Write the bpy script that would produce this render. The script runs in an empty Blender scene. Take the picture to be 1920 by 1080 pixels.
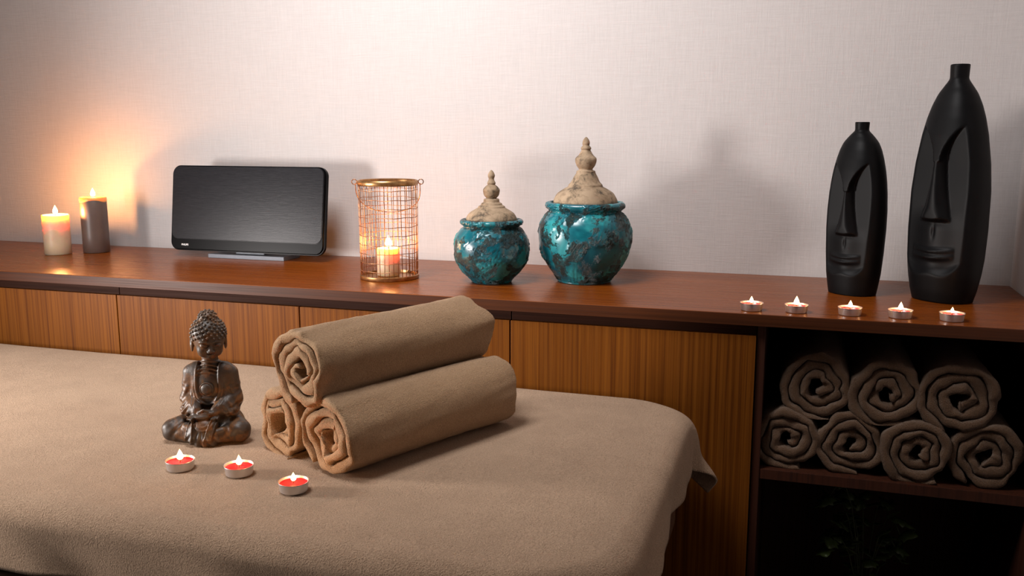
import bpy, bmesh, math, random
import numpy as np
from mathutils import Vector, Matrix, noise

PI = math.pi
R = math.radians
scene = bpy.context.scene
C = scene.collection

# ------------------------------------------------------------------ camera, world, lights, exposure
CAM_Z = 1.17
cam_data = bpy.data.cameras.new('camera')
cam = bpy.data.objects.new('camera', cam_data)
C.objects.link(cam)
cam.location = (0, 0, CAM_Z)
cam.rotation_euler = (R(90 - 9.8), 0, R(17.4))
cam_data.sensor_width = 36
cam_data.lens = 1726 / 1920 * 36
cam_data.clip_start = 0.02
scene.camera = cam

scene.view_settings.view_transform = 'Standard'
scene.view_settings.look = 'None'
scene.view_settings.exposure = 0.22
scene.view_settings.gamma = 1.0
scene.view_settings.use_curve_mapping = False

world = bpy.data.worlds.new('room_ambient')
scene.world = world
world.use_nodes = True
bg = world.node_tree.nodes['Background']
bg.inputs['Color'].default_value = (0.62, 0.60, 0.66, 1)
bg.inputs['Strength'].default_value = 0.015


def area_light(name, loc, target, size, power, color, size_y=None):
    d = bpy.data.lights.new(name, 'AREA')
    d.energy = power
    d.color = color
    d.size = size
    if size_y:
        d.shape = 'RECTANGLE'
        d.size_y = size_y
    o = bpy.data.objects.new(name, d)
    C.objects.link(o)
    o.location = loc
    o.rotation_euler = (Vector(target) - Vector(loc)).to_track_quat('-Z', 'Y').to_euler()
    return o


# floor lamp burning low at the left of the couch, and the soft light of a ceiling fitting
key = area_light('side_lamp', (-1.95, 0.66, 0.94), (-0.40, 1.62, 1.02), 0.28, 11.5, (1.0, 0.93, 0.89))
key.data.spread = R(112)
ceil = area_light('ceiling_softlight', (-0.86, 0.90, 2.38), (-0.80, 2.0, 1.30), 0.6, 17.5, (1.0, 0.965, 0.96))

ceil.data.spread = R(125)

ZS = 0.86      # top of the sideboard
ZB = 0.71      # top of the couch


# ------------------------------------------------------------------ helpers
def nvec(p):
    return Vector((noise.noise(p), 0, noise.noise(p + Vector((31.7, 11.3, 47.1)))))


def link(name, me, parent=None, mat=None, smooth=True):
    o = bpy.data.objects.new(name, me)
    C.objects.link(o)
    if parent:
        o.parent = parent
    if mat:
        me.materials.clear()
        me.materials.append(mat)
    if smooth:
        for p in me.polygons:
            p.use_smooth = True
    return o


def obj(name, bm, mat, parent=None, smooth=True, sharp=None):
    me = bpy.data.meshes.new(name)
    bmesh.ops.recalc_face_normals(bm, faces=bm.faces)
    bm.to_mesh(me)
    bm.free()
    o = link(name, me, parent, mat, smooth)
    if smooth and sharp:
        me.set_sharp_from_angle(angle=R(sharp))
    return o


def tag(o, label=None, cat=None, group=None, kind=None):
    for k, v in (('label', label), ('category', cat), ('group', group), ('kind', kind)):
        if v:
            o[k] = v
    return o


def empty(name, loc, rz=0, label=None, cat=None, group=None):
    o = bpy.data.objects.new(name, None)
    o.empty_display_size = 0.02
    C.objects.link(o)
    o.location = loc
    o.rotation_euler = (0, 0, rz)
    return tag(o, label, cat, group)


def copy_tree(o, parent=None):
    c = o.copy()
    C.objects.link(c)
    if parent:
        c.parent = parent
    for ch in list(o.children):
        copy_tree(ch, c)
    return c


def add_box(bm, x0, x1, y0, y1, z0, z1, bev=0.0):
    r = bmesh.ops.create_cube(bm, size=1)
    vs = r['verts']
    for v in vs:
        v.co = Vector((x0 + (v.co.x + .5) * (x1 - x0), y0 + (v.co.y + .5) * (y1 - y0), z0 + (v.co.z + .5) * (z1 - z0)))
    if bev:
        es = list({e for v in vs for e in v.link_edges})
        bmesh.ops.bevel(bm, geom=es, offset=bev, segments=2, profile=.6, affect='EDGES', clamp_overlap=True)
    return bm


def box(x0, x1, y0, y1, z0, z1, bev=0.0):
    return add_box(bmesh.new(), x0, x1, y0, y1, z0, z1, bev)


def lathe(prof, n=64, bm=None, cap=True):
    """prof: list of (radius, z); revolves about Z"""
    bm = bm or bmesh.new()
    rings = []
    for r, z in prof:
        if r < 1e-6:
            rings.append([bm.verts.new((0, 0, z))])
        else:
            rings.append([bm.verts.new((r * math.cos(2 * PI * i / n), r * math.sin(2 * PI * i / n), z)) for i in range(n)])
    for a, b in zip(rings[:-1], rings[1:]):
        for i in range(n):
            j = (i + 1) % n
            if len(a) == 1 and len(b) == 1:
                continue
            if len(a) == 1:
                bm.faces.new((a[0], b[i], b[j]))
            elif len(b) == 1:
                bm.faces.new((a[i], a[j], b[0]))
            else:
                bm.faces.new((a[i], a[j], b[j], b[i]))
    if cap:
        for rg in (rings[0], rings[-1]):
            if len(rg) > 1:
                bm.faces.new(rg)
    return bm


def smooth_prof(pts, k=6):
    """Catmull-Rom through (r, z) points"""
    out = []
    P = [pts[0]] + list(pts) + [pts[-1]]
    for i in range(1, len(P) - 2):
        p0, p1, p2, p3 = (Vector(q) for q in P[i - 1:i + 3])
        for t in (j / k for j in range(k)):
            q = .5 * ((2 * p1) + (p2 - p0) * t + (2 * p0 - 5 * p1 + 4 * p2 - p3) * t * t + (3 * p1 - p0 - 3 * p2 + p3) * t ** 3)
            out.append((max(q.x, 0), q.y))
    out.append(tuple(pts[-1]))
    return out


def tube(path, r, n=6, closed=False, bm=None):
    bm = bm or bmesh.new()
    pts = [Vector(p) for p in path]
    N = len(pts)
    rings = []
    prev = None
    for i, p in enumerate(pts):
        if closed:
            t = pts[(i + 1) % N] - pts[i - 1]
        else:
            t = pts[min(i + 1, N - 1)] - pts[max(i - 1, 0)]
        t.normalize()
        if prev is None:
            a = Vector((0, 0, 1)) if abs(t.z) < .9 else Vector((1, 0, 0))
            u = t.cross(a).normalized()
        else:
            u = (prev - t * prev.dot(t)).normalized()
        prev = u
        v = t.cross(u)
        rr = r[i] if isinstance(r, (list, tuple)) else r
        rings.append([bm.verts.new(p + (u * math.cos(2 * PI * k / n) + v * math.sin(2 * PI * k / n)) * rr) for k in range(n)])
    for i in range(N if closed else N - 1):
        a, b = rings[i], rings[(i + 1) % N]
        for k in range(n):
            bm.faces.new((a[k], a[(k + 1) % n], b[(k + 1) % n], b[k]))
    if not closed:
        bm.faces.new(rings[0])
        bm.faces.new(rings[-1])
    return bm


# ---- materials
class NT:
    def __init__(self, name):
        self.m = bpy.data.materials.new(name)
        self.m.use_nodes = True
        self.t = self.m.node_tree
        self.b = self.t.nodes['Principled BSDF']

    def n(self, typ, **kw):
        nd = self.t.nodes.new(typ)
        for k, v in kw.items():
            if k.startswith('i_'):
                nd.inputs[k[2:].replace('_', ' ')].default_value = v
            else:
                setattr(nd, k, v)
        return nd

    def l(self, a, b):
        self.t.links.new(a, b)

    def set(self, **kw):
        for k, v in kw.items():
            self.b.inputs[k.replace('_', ' ')].default_value = v

    def coords(self, scale=(1, 1, 1), rnd=False):
        tc = self.n('ShaderNodeTexCoord')
        mp = self.n('ShaderNodeMapping')
        mp.inputs['Scale'].default_value = scale
        self.l(tc.outputs['Object'], mp.inputs['Vector'])
        if rnd:
            oi = self.n('ShaderNodeObjectInfo')
            mu = self.n('ShaderNodeMath', operation='MULTIPLY')
            mu.inputs[1].default_value = 37.0
            self.l(oi.outputs['Random'], mu.inputs[0])
            cb = self.n('ShaderNodeCombineXYZ')
            for i in range(3):
                self.l(mu.outputs[0], cb.inputs[i])
            self.l(cb.outputs[0], mp.inputs['Location'])
        return mp.outputs['Vector']

    def noise(self, vec, scale=5, detail=4, rough=.5, dist=0):
        nd = self.n('ShaderNodeTexNoise')
        nd.inputs['Scale'].default_value = scale
        nd.inputs['Detail'].default_value = detail
        nd.inputs['Roughness'].default_value = rough
        nd.inputs['Distortion'].default_value = dist
        if vec:
            self.l(vec, nd.inputs['Vector'])
        return nd.outputs['Fac']

    def ramp(self, fac, stops):
        nd = self.n('ShaderNodeValToRGB')
        e = nd.color_ramp.elements
        while len(e) < len(stops):
            e.new(.5)
        for el, (p, c) in zip(e, stops):
            el.position = p
            el.color = (*c, 1) if len(c) == 3 else c
        self.l(fac, nd.inputs[0])
        return nd.outputs['Color']

    def mix(self, fac, a, b, mode='MIX'):
        nd = self.n('ShaderNodeMix', data_type='RGBA', blend_type=mode)
        for val, s in ((fac, nd.inputs[0]), (a, nd.inputs[6]), (b, nd.inputs[7])):
            if hasattr(val, 'links'):
                self.l(val, s)
            elif isinstance(val, (int, float)):
                s.default_value = val
            else:
                s.default_value = (*val, 1)
        return nd.outputs[2]

    def bump(self, h, strength=.3, dist=.001, normal=None):
        nd = self.n('ShaderNodeBump')
        nd.inputs['Strength'].default_value = strength
        nd.inputs['Distance'].default_value = dist
        self.l(h, nd.inputs['Height'])
        if normal:
            self.l(normal, nd.inputs['Normal'])
        return nd.outputs['Normal']

    def base(self, c):
        self.l(c, self.b.inputs['Base Color'])


def plain(name, col, rough=.5, metal=0, **kw):
    t = NT(name)
    t.set(Base_Color=(*col, 1), Roughness=rough, Metallic=metal, **kw)
    return t.m


def wood(name, axis, dark, mid, light, rough=.3, rnd=False, contrast=1.0, spec=.3):
    t = NT(name)
    s = [105, 105, 105]
    s[axis] = 0.7
    v = t.coords(s, rnd)
    a = t.noise(v, 1.6, 5, .6, .35)
    s2 = [260, 260, 260]
    s2[axis] = 4
    v2 = t.coords(s2, rnd)
    b = t.noise(v2, 1.5, 4, .6, .1)
    s3 = [4, 4, 4]
    s3[axis] = .3
    c = t.noise(t.coords(s3, rnd), 1.4, 2, .5)
    col = t.ramp(a, [(.26, dark), (.42, mid), (.60, light), (.78, mid)])
    fine = t.ramp(b, [(.3, (.55, .5, .48)), (.55, (1, 1, 1))])
    col = t.mix(.55 * contrast, col, fine, 'MULTIPLY')
    big = t.ramp(c, [(.3, (.76, .72, .70)), (.65, (1, 1, 1))])
    col = t.mix(.7 * contrast, col, big, 'MULTIPLY')
    t.base(col)
    rr = t.ramp(b, [(.3, (rough + .12,) * 3), (.6, (rough,) * 3)])
    t.l(rr, t.b.inputs['Roughness'])
    t.l(t.bump(b, .12, .0006), t.b.inputs['Normal'])
    t.b.inputs['Specular IOR Level'].default_value = spec
    return t.m


def terry(name, c1, c2, scale=900, sheen=.25, streak=False):
    t = NT(name)
    v = t.coords((1, 1, 1))
    n1 = t.noise(v, scale, 3, .7)
    n2 = t.noise(v, scale * .22, 3, .6)
    n3 = t.noise(v, 22, 3, .6)
    n4 = t.noise(v, 5, 3, .5)
    col = t.ramp(n1, [(.30, c2), (.62, c1)])
    shade = t.ramp(n3, [(.3, (.82, .80, .78)), (.7, (1, 1, 1))])
    col = t.mix(.6, col, shade, 'MULTIPLY')
    shade2 = t.ramp(n4, [(.35, (.86, .84, .83)), (.65, (1, 1, 1))])
    col = t.mix(.6, col, shade2, 'MULTIPLY')
    t.base(col)
    t.set(Roughness=.95, Sheen_Weight=sheen, Sheen_Roughness=.5)
    t.b.inputs['Sheen Tint'].default_value = (1, .9, .8, 1)
    t.b.inputs['Specular IOR Level'].default_value = .1
    nn = t.bump(n2, .7, .004)
    nn = t.bump(n1, 1.0, .005, nn)
    t.l(nn, t.b.inputs['Normal'])
    return t.m


def flame_mat(name='candle_flame', strength=30):
    t = NT(name)
    tc = t.n('ShaderNodeTexCoord')
    sp = t.n('ShaderNodeSeparateXYZ')
    t.l(tc.outputs['Generated'], sp.inputs[0])
    col = t.ramp(sp.outputs['Z'], [(0.0, (.75, .25, .08)), (.25, (1, .66, .28)), (.7, (1, .74, .36)), (1, (1, .42, .10))])
    # a flame glows but is not solid: light passes through it
    em = t.n('ShaderNodeEmission')
    em.inputs['Strength'].default_value = strength
    t.l(col, em.inputs['Color'])
    tr = t.n('ShaderNodeBsdfTransparent')
    ad = t.n('ShaderNodeAddShader')
    t.l(em.outputs[0], ad.inputs[0])
    t.l(tr.outputs[0], ad.inputs[1])
    out = [q for q in t.t.nodes if q.type == 'OUTPUT_MATERIAL'][0]
    t.l(ad.outputs[0], out.inputs['Surface'])
    return t.m


M = {}
# wallpaper: embossed linen weave
t = NT('linen_wallpaper')
vh = t.coords((22, 22, 560))
vv = t.coords((560, 560, 24))
h1 = t.noise(vh, 1.0, 3, .6)
h2 = t.noise(vv, 1.0, 3, .6)
ad = t.n('ShaderNodeMath', operation='ADD')
t.l(h1, ad.inputs[0]); t.l(h2, ad.inputs[1])
cl = t.ramp(ad.outputs[0], [(.0, (.62, .565, .545)), (1.0, (.70, .65, .63))])
mr = t.n('ShaderNodeMapRange')
mr.inputs[1].default_value = .7; mr.inputs[2].default_value = 1.3
t.l(ad.outputs[0], mr.inputs[0])
col = t.ramp(mr.outputs[0], [(.0, (.46, .428, .418)), (1.0, (.515, .482, .472))])
t.base(col)
t.set(Roughness=.75)
t.b.inputs['Specular IOR Level'].default_value = .25
t.l(t.bump(mr.outputs[0], .30, .001), t.b.inputs['Normal'])
M['wall'] = t.m

M['top_wood'] = wood('teak_top', 0, (.10, .021, .0015), (.18, .041, .003), (.25, .062, .005), .25, spec=.22)
M['edge_wood'] = wood('teak_edge', 0, (.030, .008, .002), (.055, .015, .004), (.075, .021, .006), .4, spec=.25)
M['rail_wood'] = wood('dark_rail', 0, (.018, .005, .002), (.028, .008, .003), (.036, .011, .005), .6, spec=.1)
M['door_wood'] = wood('teak_door', 2, (.06, .013, .001), (.140, .041, .004), (.195, .063, .007), .42, rnd=True, spec=.12)
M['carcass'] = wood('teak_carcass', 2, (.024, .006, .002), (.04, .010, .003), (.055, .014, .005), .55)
M['terry'] = terry('towel_terry', (.63, .395, .215), (.39, .23, .115), 620)
M['terry_shaded'] = terry('shaded_towel_terry', (.19, .100, .050), (.11, .056, .028), 620)  # towel terry with the shade inside the open shelf put into its colour
M['cover'] = terry('couch_cover_terry', (.70, .48, .32), (.44, .285, .18), 520, .2)
M['floor'] = wood('dark_floorboards', 0, (.03, .015, .01), (.05, .025, .015), (.07, .035, .02), .4)
M['ceiling'] = plain('ceiling_paint', (.22, .21, .20), .9)
M['black_gloss'] = plain('black_gloss_plastic', (.002, .002, .0025), .3, 0, Specular_IOR_Level=.05)
M['black_side'] = plain('black_satin_plastic', (.012, .012, .014), .35)
M['grey_metal'] = plain('brushed_grey_metal', (.12, .13, .15), .5, .5)
M['white_print'] = plain('white_print', (.8, .8, .8), .5)
M['alu'] = plain('pressed_aluminium', (.62, .60, .60), .32, .9)
M['wick'] = plain('burnt_wick', (.01, .008, .006), .9)
M['flame'] = flame_mat('candle_flame', 9)
M['flame_small'] = flame_mat('tealight_flame', 8)
M['pot'] = plain('dark_clay_pot', (.05, .03, .02), .6)
M['stem'] = plain('ivy_stem', (.05, .06, .02), .6)

t = NT('speaker_cloth')
v = t.coords((40, 40, 900))
n1 = t.noise(v, 1.2, 3, .6)
t.base(t.ramp(n1, [(.3, (.009, .009, .011)), (.7, (.018, .018, .021))]))
t.set(Roughness=.27)
t.b.inputs['Specular IOR Level'].default_value = .12
t.l(t.bump(n1, .25, .0004), t.b.inputs['Normal'])
M['grille'] = t.m

t = NT('hammered_gold')
v = t.coords()
t.base(t.ramp(t.noise(v, 120, 3), [(.3, (.34, .17, .07)), (.7, (.56, .32, .13))]))
t.set(Metallic=.9, Roughness=.34)
M['gold'] = t.m
M['copper'] = plain('copper_wire', (.42, .20, .10), .35, .85)


def wax(name, col, rad, w=1.0, scale=.03, rough=.4):
    t = NT(name)
    t.base(t.ramp(t.noise(t.coords(), 40, 3), [(.3, tuple(c * .9 for c in col)), (.7, col)]))
    t.set(Roughness=rough, Subsurface_Weight=w, Subsurface_Scale=scale)
    t.b.inputs['Subsurface Radius'].default_value = rad
    return t.m


M['ivory_wax'] = wax('ivory_wax', (.66, .50, .34), (1.0, .48, .16), .9, .04)
M['brown_wax'] = wax('taupe_wax', (.13, .085, .07), (1.0, .3, .1), .5, .012)
M['honey_wax'] = wax('honey_wax_rim', (.75, .42, .12), (1, .5, .15), 1, .012)
M['red_wax'] = wax('red_wax', (.62, .006, .012), (1.0, .06, .06), .5, .008, .2)
M['pink_wax'] = wax('pink_wax', (.85, .10, .10), (1.0, .25, .2), .8, .012, .2)


def glaze(name, seed):
    t = NT(name)
    tc = t.n('ShaderNodeTexCoord')
    mp = t.n('ShaderNodeMapping')
    mp.inputs['Location'].default_value = (seed, seed * .7, seed * 1.3)
    t.l(tc.outputs['Object'], mp.inputs['Vector'])
    v = mp.outputs['Vector']
    a = t.noise(v, 13, 3, .55, .6)
    b = t.noise(v, 19, 8, .68, .3)
    f = t.noise(v, 190, 6, .85)
    col = t.ramp(a, [(.34, (.002, .060, .085)), (.50, (.006, .125, .155)), (.60, (.025, .25, .27)), (.72, (.012, .16, .18))])
    mask = t.ramp(b, [(.515, (0, 0, 0)), (.55, (1, 1, 1))])
    crust = t.ramp(f, [(.36, (.003, .008, .009)), (.47, (.030, .026, .018)), (.52, (.006, .070, .078)), (.58, (.06, .05, .032)), (.66, (.38, .34, .27))])
    mk = t.mix(1.0, mask, t.ramp(t.noise(v, 95, 4, .7), [(.38, (.25,) * 3), (.52, (1,) * 3)]), 'MULTIPLY')
    col = t.mix(mk, col, crust)
    t.base(col)
    t.set(Roughness=.3)
    t.l(t.ramp(b, [(.5, (.27,) * 3), (.57, (.40,) * 3)]), t.b.inputs['Roughness'])
    hm = t.mix(mk, (.3, .3, .3), f)
    t.l(t.bump(hm, 1.0, .011), t.b.inputs['Normal'])
    return t.m


M['glaze_small'] = glaze('turquoise_glaze', 3.1)
M['glaze_large'] = glaze('turquoise_glaze_mottled', 8.4)

t = NT('sandy_terracotta')
v = t.coords()
a = t.noise(v, 38, 6, .75, .3)
b = t.noise(v, 14, 3)
col = t.ramp(a, [(.38, (.07, .05, .032)), (.48, (.26, .185, .115)), (.60, (.35, .255, .165))])
col = t.mix(.6, col, t.ramp(b, [(.35, (.62, .56, .5)), (.6, (1, 1, 1))]), 'MULTIPLY')
t.base(col)
t.set(Roughness=.85)
t.l(t.bump(a, .5, .002), t.b.inputs['Normal'])
M['sand'] = t.m

t = NT('matt_black_ceramic')
v = t.coords()
t.base(t.ramp(t.noise(v, 30, 4), [(.3, (.0022, .0022, .0026)), (.7, (.0036, .0036, .0042))]))
t.set(Roughness=.46)
t.b.inputs['Specular IOR Level'].default_value = .11
t.l(t.bump(t.noise(v, 500, 2), .05, .0005), t.b.inputs['Normal'])
M['black_ceramic'] = t.m

t = NT('aged_bronze_resin')
v = t.coords()
a = t.noise(v, 45, 4, .6, .4)
b = t.noise(v, 240, 4, .7)
geo = t.n('ShaderNodeNewGeometry')
pt = t.ramp(geo.outputs['Pointiness'], [(.47, (0, 0, 0)), (.56, (1, 1, 1))])
col = t.ramp(a, [(.38, (.040, .034, .031)), (.50, (.045, .026, .015)), (.59, (.15, .060, .014)), (.70, (.06, .026, .010))])
col = t.mix(.5, col, t.ramp(b, [(.35, (.4, .4, .4)), (.65, (1, 1, 1))]), 'MULTIPLY')
pm = t.mix(.40, (0, 0, 0), pt)
col = t.mix(pm, col, (.15, .11, .08))
t.base(col)
t.set(Roughness=.44, Metallic=0)
t.b.inputs['Specular IOR Level'].default_value = .36
t.l(t.bump(b, .35, .0009), t.b.inputs['Normal'])
M['bronze'] = t.m

t = NT('ivy_leaf')
v = t.coords()
t.base(t.ramp(t.noise(v, 60, 2), [(.3, (.035, .055, .014)), (.7, (.08, .115, .03))]))
t.set(Roughness=.4)
M['leaf'] = t.m

# ------------------------------------------------------------------ the room
WY = 2.035
WX = 0.409
tag(obj('wall_back', box(-3.6, WX + .1, WY, WY + .1, 0, 2.6), M['wall'], smooth=False), kind='structure')
tag(obj('wall_right', box(WX, WX + .1, -2.2, WY, 0, 2.6), M['wall'], smooth=False), kind='structure')
tag(obj('floor', box(-3.6, WX + .1, -2.2, WY + .1, -.05, 0), M['floor'], smooth=False), kind='structure')
tag(obj('ceiling', box(-3.6, WX + .1, -2.2, WY + .1, 2.6, 2.65), M['ceiling'], smooth=False), kind='structure')

# ------------------------------------------------------------------ the sideboard
SY = 1.586                 # front edge of the top
top = empty('sideboard_top', (0, SY, ZS), label='long glossy orange-brown wooden top running along the wall under all the ornaments', cat='shelf')
obj('top_board', box(-3.4, WX - .001, .0015, WY - SY - .001, -.0205, 0, .0012), M['top_wood'], top, smooth=False)
obj('front_edge', box(-3.4, WX - .001, 0, .0014, -.0205, -.0006, .0004), M['edge_wood'], top, smooth=False)

FY = 1.596                 # face of the doors
ZR = ZS - .0207            # underside of the top
ZD = ZS - .0400            # top of the doors


def cabinet(x0, x1, doors, label):
    c = empty('cabinet', ((x0 + x1) / 2, 1.62, 0), label=label, cat='cabinet', group='closed cabinets under the long top')
    cx = (x0 + x1) / 2
    b = bmesh.new()
    add_box(b, x0 - cx, x0 - cx + .017, 0, .40, .08, ZR)
    add_box(b, x1 - cx - .017, x1 - cx, 0, .40, .08, ZR)
    add_box(b, x0 - cx + .017, x1 - cx - .017, .385, .40, .08, ZR)
    add_box(b, x0 - cx + .017, x1 - cx - .017, .0, .385, .08, .10)
    obj('body', b, M['carcass'], c, smooth=False)
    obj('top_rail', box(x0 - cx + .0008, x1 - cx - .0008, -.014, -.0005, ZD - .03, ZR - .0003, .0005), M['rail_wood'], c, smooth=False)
    obj('plinth', box(x0 - cx, x1 - cx, .02, .035, .0, .08), M['rail_wood'], c, smooth=False)
    w = (x1 - x0) / doors
    for k in range(doors):
        a = x0 - cx + k * w
        m = box(-w / 2 + .0013, w / 2 - .0013, -.009, .009, 0.085 - .45, ZD - .45, .0009)
        d = obj('door', m, M['door_wood'], c, smooth=False)
        # the closed door stands in front of the rail
        d.location = (a + w / 2, FY - 1.62 + .009 - .0005, .45)
    return c



cabinet(-3.154, -2.271, 2, 'closed two-door cabinet at the far left end of the sideboard, beyond the pillar candles')
cabinet(-2.271, -1.387, 2, 'leftmost closed cabinet in view, its door behind the couch under the pillar candles')
cabinet(-1.387, -.504, 2, 'two-door cabinet behind the bronze statue and the towel stack')
cabinet(-.504, -.060, 1, 'single-panel closed cabinet beside the open towel shelves')

# open shelving unit
XL, XR = -.058, .378
ou = empty('open_shelf_unit', ((XL + XR) / 2, 1.60, 0), label='dark open shelf unit at the right end holding rolled towels and a plant', cat='shelf unit')
ox = (XL + XR) / 2
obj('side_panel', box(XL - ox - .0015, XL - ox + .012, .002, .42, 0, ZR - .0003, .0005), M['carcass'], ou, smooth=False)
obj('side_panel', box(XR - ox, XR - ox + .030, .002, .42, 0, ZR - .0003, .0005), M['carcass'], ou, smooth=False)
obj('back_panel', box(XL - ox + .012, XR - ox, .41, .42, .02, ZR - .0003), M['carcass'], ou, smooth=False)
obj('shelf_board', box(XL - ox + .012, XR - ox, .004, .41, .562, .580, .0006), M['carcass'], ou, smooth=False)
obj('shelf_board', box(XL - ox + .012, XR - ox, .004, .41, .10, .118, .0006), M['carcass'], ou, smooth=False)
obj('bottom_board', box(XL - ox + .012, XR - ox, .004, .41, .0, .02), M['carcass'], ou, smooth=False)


# ------------------------------------------------------------------ couch and its cover
BX0, BX1, BY0, BY1 = -3.0, -.152, .853, 1.566
bed = empty('massage_table', (-1.6, 1.21, 0), label='massage table with a brown wooden rim, almost hidden under the beige cover', cat='massage table')


def rrect(x0, x1, y0, y1, r, n=10):
    pts = []
    for cx, cy, a0 in ((x1 - r, y1 - r, 0), (x0 + r, y1 - r, 90), (x0 + r, y0 + r, 180), (x1 - r, y0 + r, 270)):
        for i in range(n + 1):
            a = R(a0 + 90 * i / n)
            pts.append((cx + r * math.cos(a), cy + r * math.sin(a)))
    return pts


def slab(pts, z0, z1, bev=.004):
    bm = bmesh.new()
    a = [bm.verts.new((x, y, z0)) for x, y in pts]
    f = bm.faces.new(a)
    r = bmesh.ops.extrude_face_region(bm, geom=[f])
    for v in r['geom']:
        if isinstance(v, bmesh.types.BMVert):
            v.co.z = z1
    es = [e for e in bm.edges if abs(e.verts[0].co.z - e.verts[1].co.z) < 1e-6]
    bmesh.ops.bevel(bm, geom=es, offset=bev, segments=3, affect='EDGES', clamp_overlap=True)
    return bm


def rel(pts, ox, oy):
    return [(x - ox, y - oy) for x, y in pts]


IN = .012
obj('padding', slab(rel(rrect(BX0 + IN, BX1 - IN, BY0 + IN, BY1 - IN, .115), -1.6, 1.21), ZB - .085, ZB - .009, .028), plain('cream_vinyl', (.5, .42, .33), .5), bed)
obj('wooden_rim', slab(rel(rrect(BX0 + .008, BX1 - .02, BY0 + .010, BY1 - .015, .105), -1.6, 1.21), ZB - .185, ZB - .0855, .003), wood('table_rim_wood', 0, (.06, .03, .02), (.12, .06, .035), (.16, .085, .05), .4), bed, smooth=False)
for lx in (BX0 + .25, BX1 - .35):
    for ly in (BY0 + .09, BY1 - .12):
        obj('leg', box(lx + 1.6 - .025, lx + 1.6 + .025, ly - 1.21 - .025, ly - 1.21 + .025, 0, ZB - .186, .003), M['carcass'], bed, smooth=False)

# the cover: a sheet laid over the rounded top, its overhang wrapping round the edge and hanging
RC = .125                   # plan radius of the corners
RW = .030                   # radius with which the cloth turns over the edge
X0, X1, Y0_, Y1_ = BX0, BX1, BY0, BY1


def cover_point(a, b):
    """a,b: flat sheet coordinates -> world point"""
    # outline on which the turn begins (inset by RW)
    x0, x1, y0, y1 = X0 + RW, X1 - RW, Y0_ + RW, Y1_ - RW
    rc = RC - RW
    qx = min(max(a, x0 + rc), x1 - rc)
    qy = min(max(b, y0 + rc), y1 - rc)
    dx, dy = a - qx, b - qy
    dd = math.hypot(dx, dy)
    nz = noise.noise(Vector((a * 3.1, b * 3.7, 2.0))) * .0018 + noise.noise(Vector((a * 11, b * 9, 5.0))) * .0007
    if dd <= rc or dd < 1e-9:
        # close to flat; sinks very slightly towards the edge
        k = max(0, (dd - rc * .2) / rc)
        return Vector((a, b, ZB + nz - .004 * k * k))
    ux, uy = dx / dd, dy / dd
    px, py = qx + ux * rc, qy + uy * rc
    s = dd - rc                      # length past the start of the turn
    corner = 4 * (ux * ux) * (uy * uy)     # 1 at 45 degrees
    back_right = corner if (ux > 0 and uy > 0) else 0
    s = min(s, .9) * (1 - .15 * corner)
    th = s / RW
    if th < PI / 2:
        if ux > 0 and uy > 0:
            px += .46 * s * math.exp(-((math.degrees(math.atan2(uy, ux)) - 36) / 19) ** 2)
        return Vector((px + ux * RW * math.sin(th), py + uy * RW * math.sin(th), ZB - .004 * .64 - RW * (1 - math.cos(th)) + nz))
    h = s - RW * PI / 2
    ang = math.atan2(uy, ux)
    along = (a + b) if corner < 1e-6 else ang
    # gentle flutes in the hanging cloth
    ripple = .006 * math.sin(b * 24 + a * 19 + 1.3) + .003 * math.sin(b * 51 + a * 43)
    flare = .03 * h + ripple * min(1, h / .05)
    fx = fy = 0
    if ux > 0 and uy > 0:
        g = math.exp(-((math.degrees(ang) - 36) / 19) ** 2)
        g2 = math.exp(-((math.degrees(ang) - 14) / 9) ** 2)
        fx = .46 * g * s - .10 * g2 * h
        fy = -.22 * g * h
    return Vector((px + ux * (RW + flare) + fx, py + uy * (RW + min(flare, .012)) + fy, ZB - .0026 - RW - h))


def build_cover():
    OVER = RW * PI / 2 + .060
    ext = OVER - RW
    xs = list(np.arange(-2.7, -.55, .02)) + list(np.linspace(-.55, X1 + ext, 110))
    xs = [X0 - ext + i * .02 for i in range(int((-2.7 - (X0 - ext)) / .02))] + xs
    ys = list(np.linspace(Y0_ - ext, Y0_ + .12, 34)) + list(np.linspace(Y0_ + .12, Y1_ - .17, 26))[1:-1] + list(np.linspace(Y1_ - .17, Y1_ + ext, 64))
    bm = bmesh.new()
    g = [[bm.verts.new(cover_point(x, y)) for y in ys] for x in xs]
    for i in range(len(xs) - 1):
        for j in range(len(ys) - 1):
            bm.faces.new((g[i][j], g[i + 1][j], g[i + 1][j + 1], g[i][j + 1]))
    bmesh.ops.recalc_face_normals(bm, faces=bm.faces)
    o = obj('table_cover', bm, M['cover'])
    sol = o.modifiers.new('thickness', 'SOLIDIFY')
    sol.thickness = .004
    sol.offset = -1 
    return o


cover = build_cover()
tag(cover, 'large beige terry cover draped over the massage table with its corner hanging at the right', 'cover')


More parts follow.
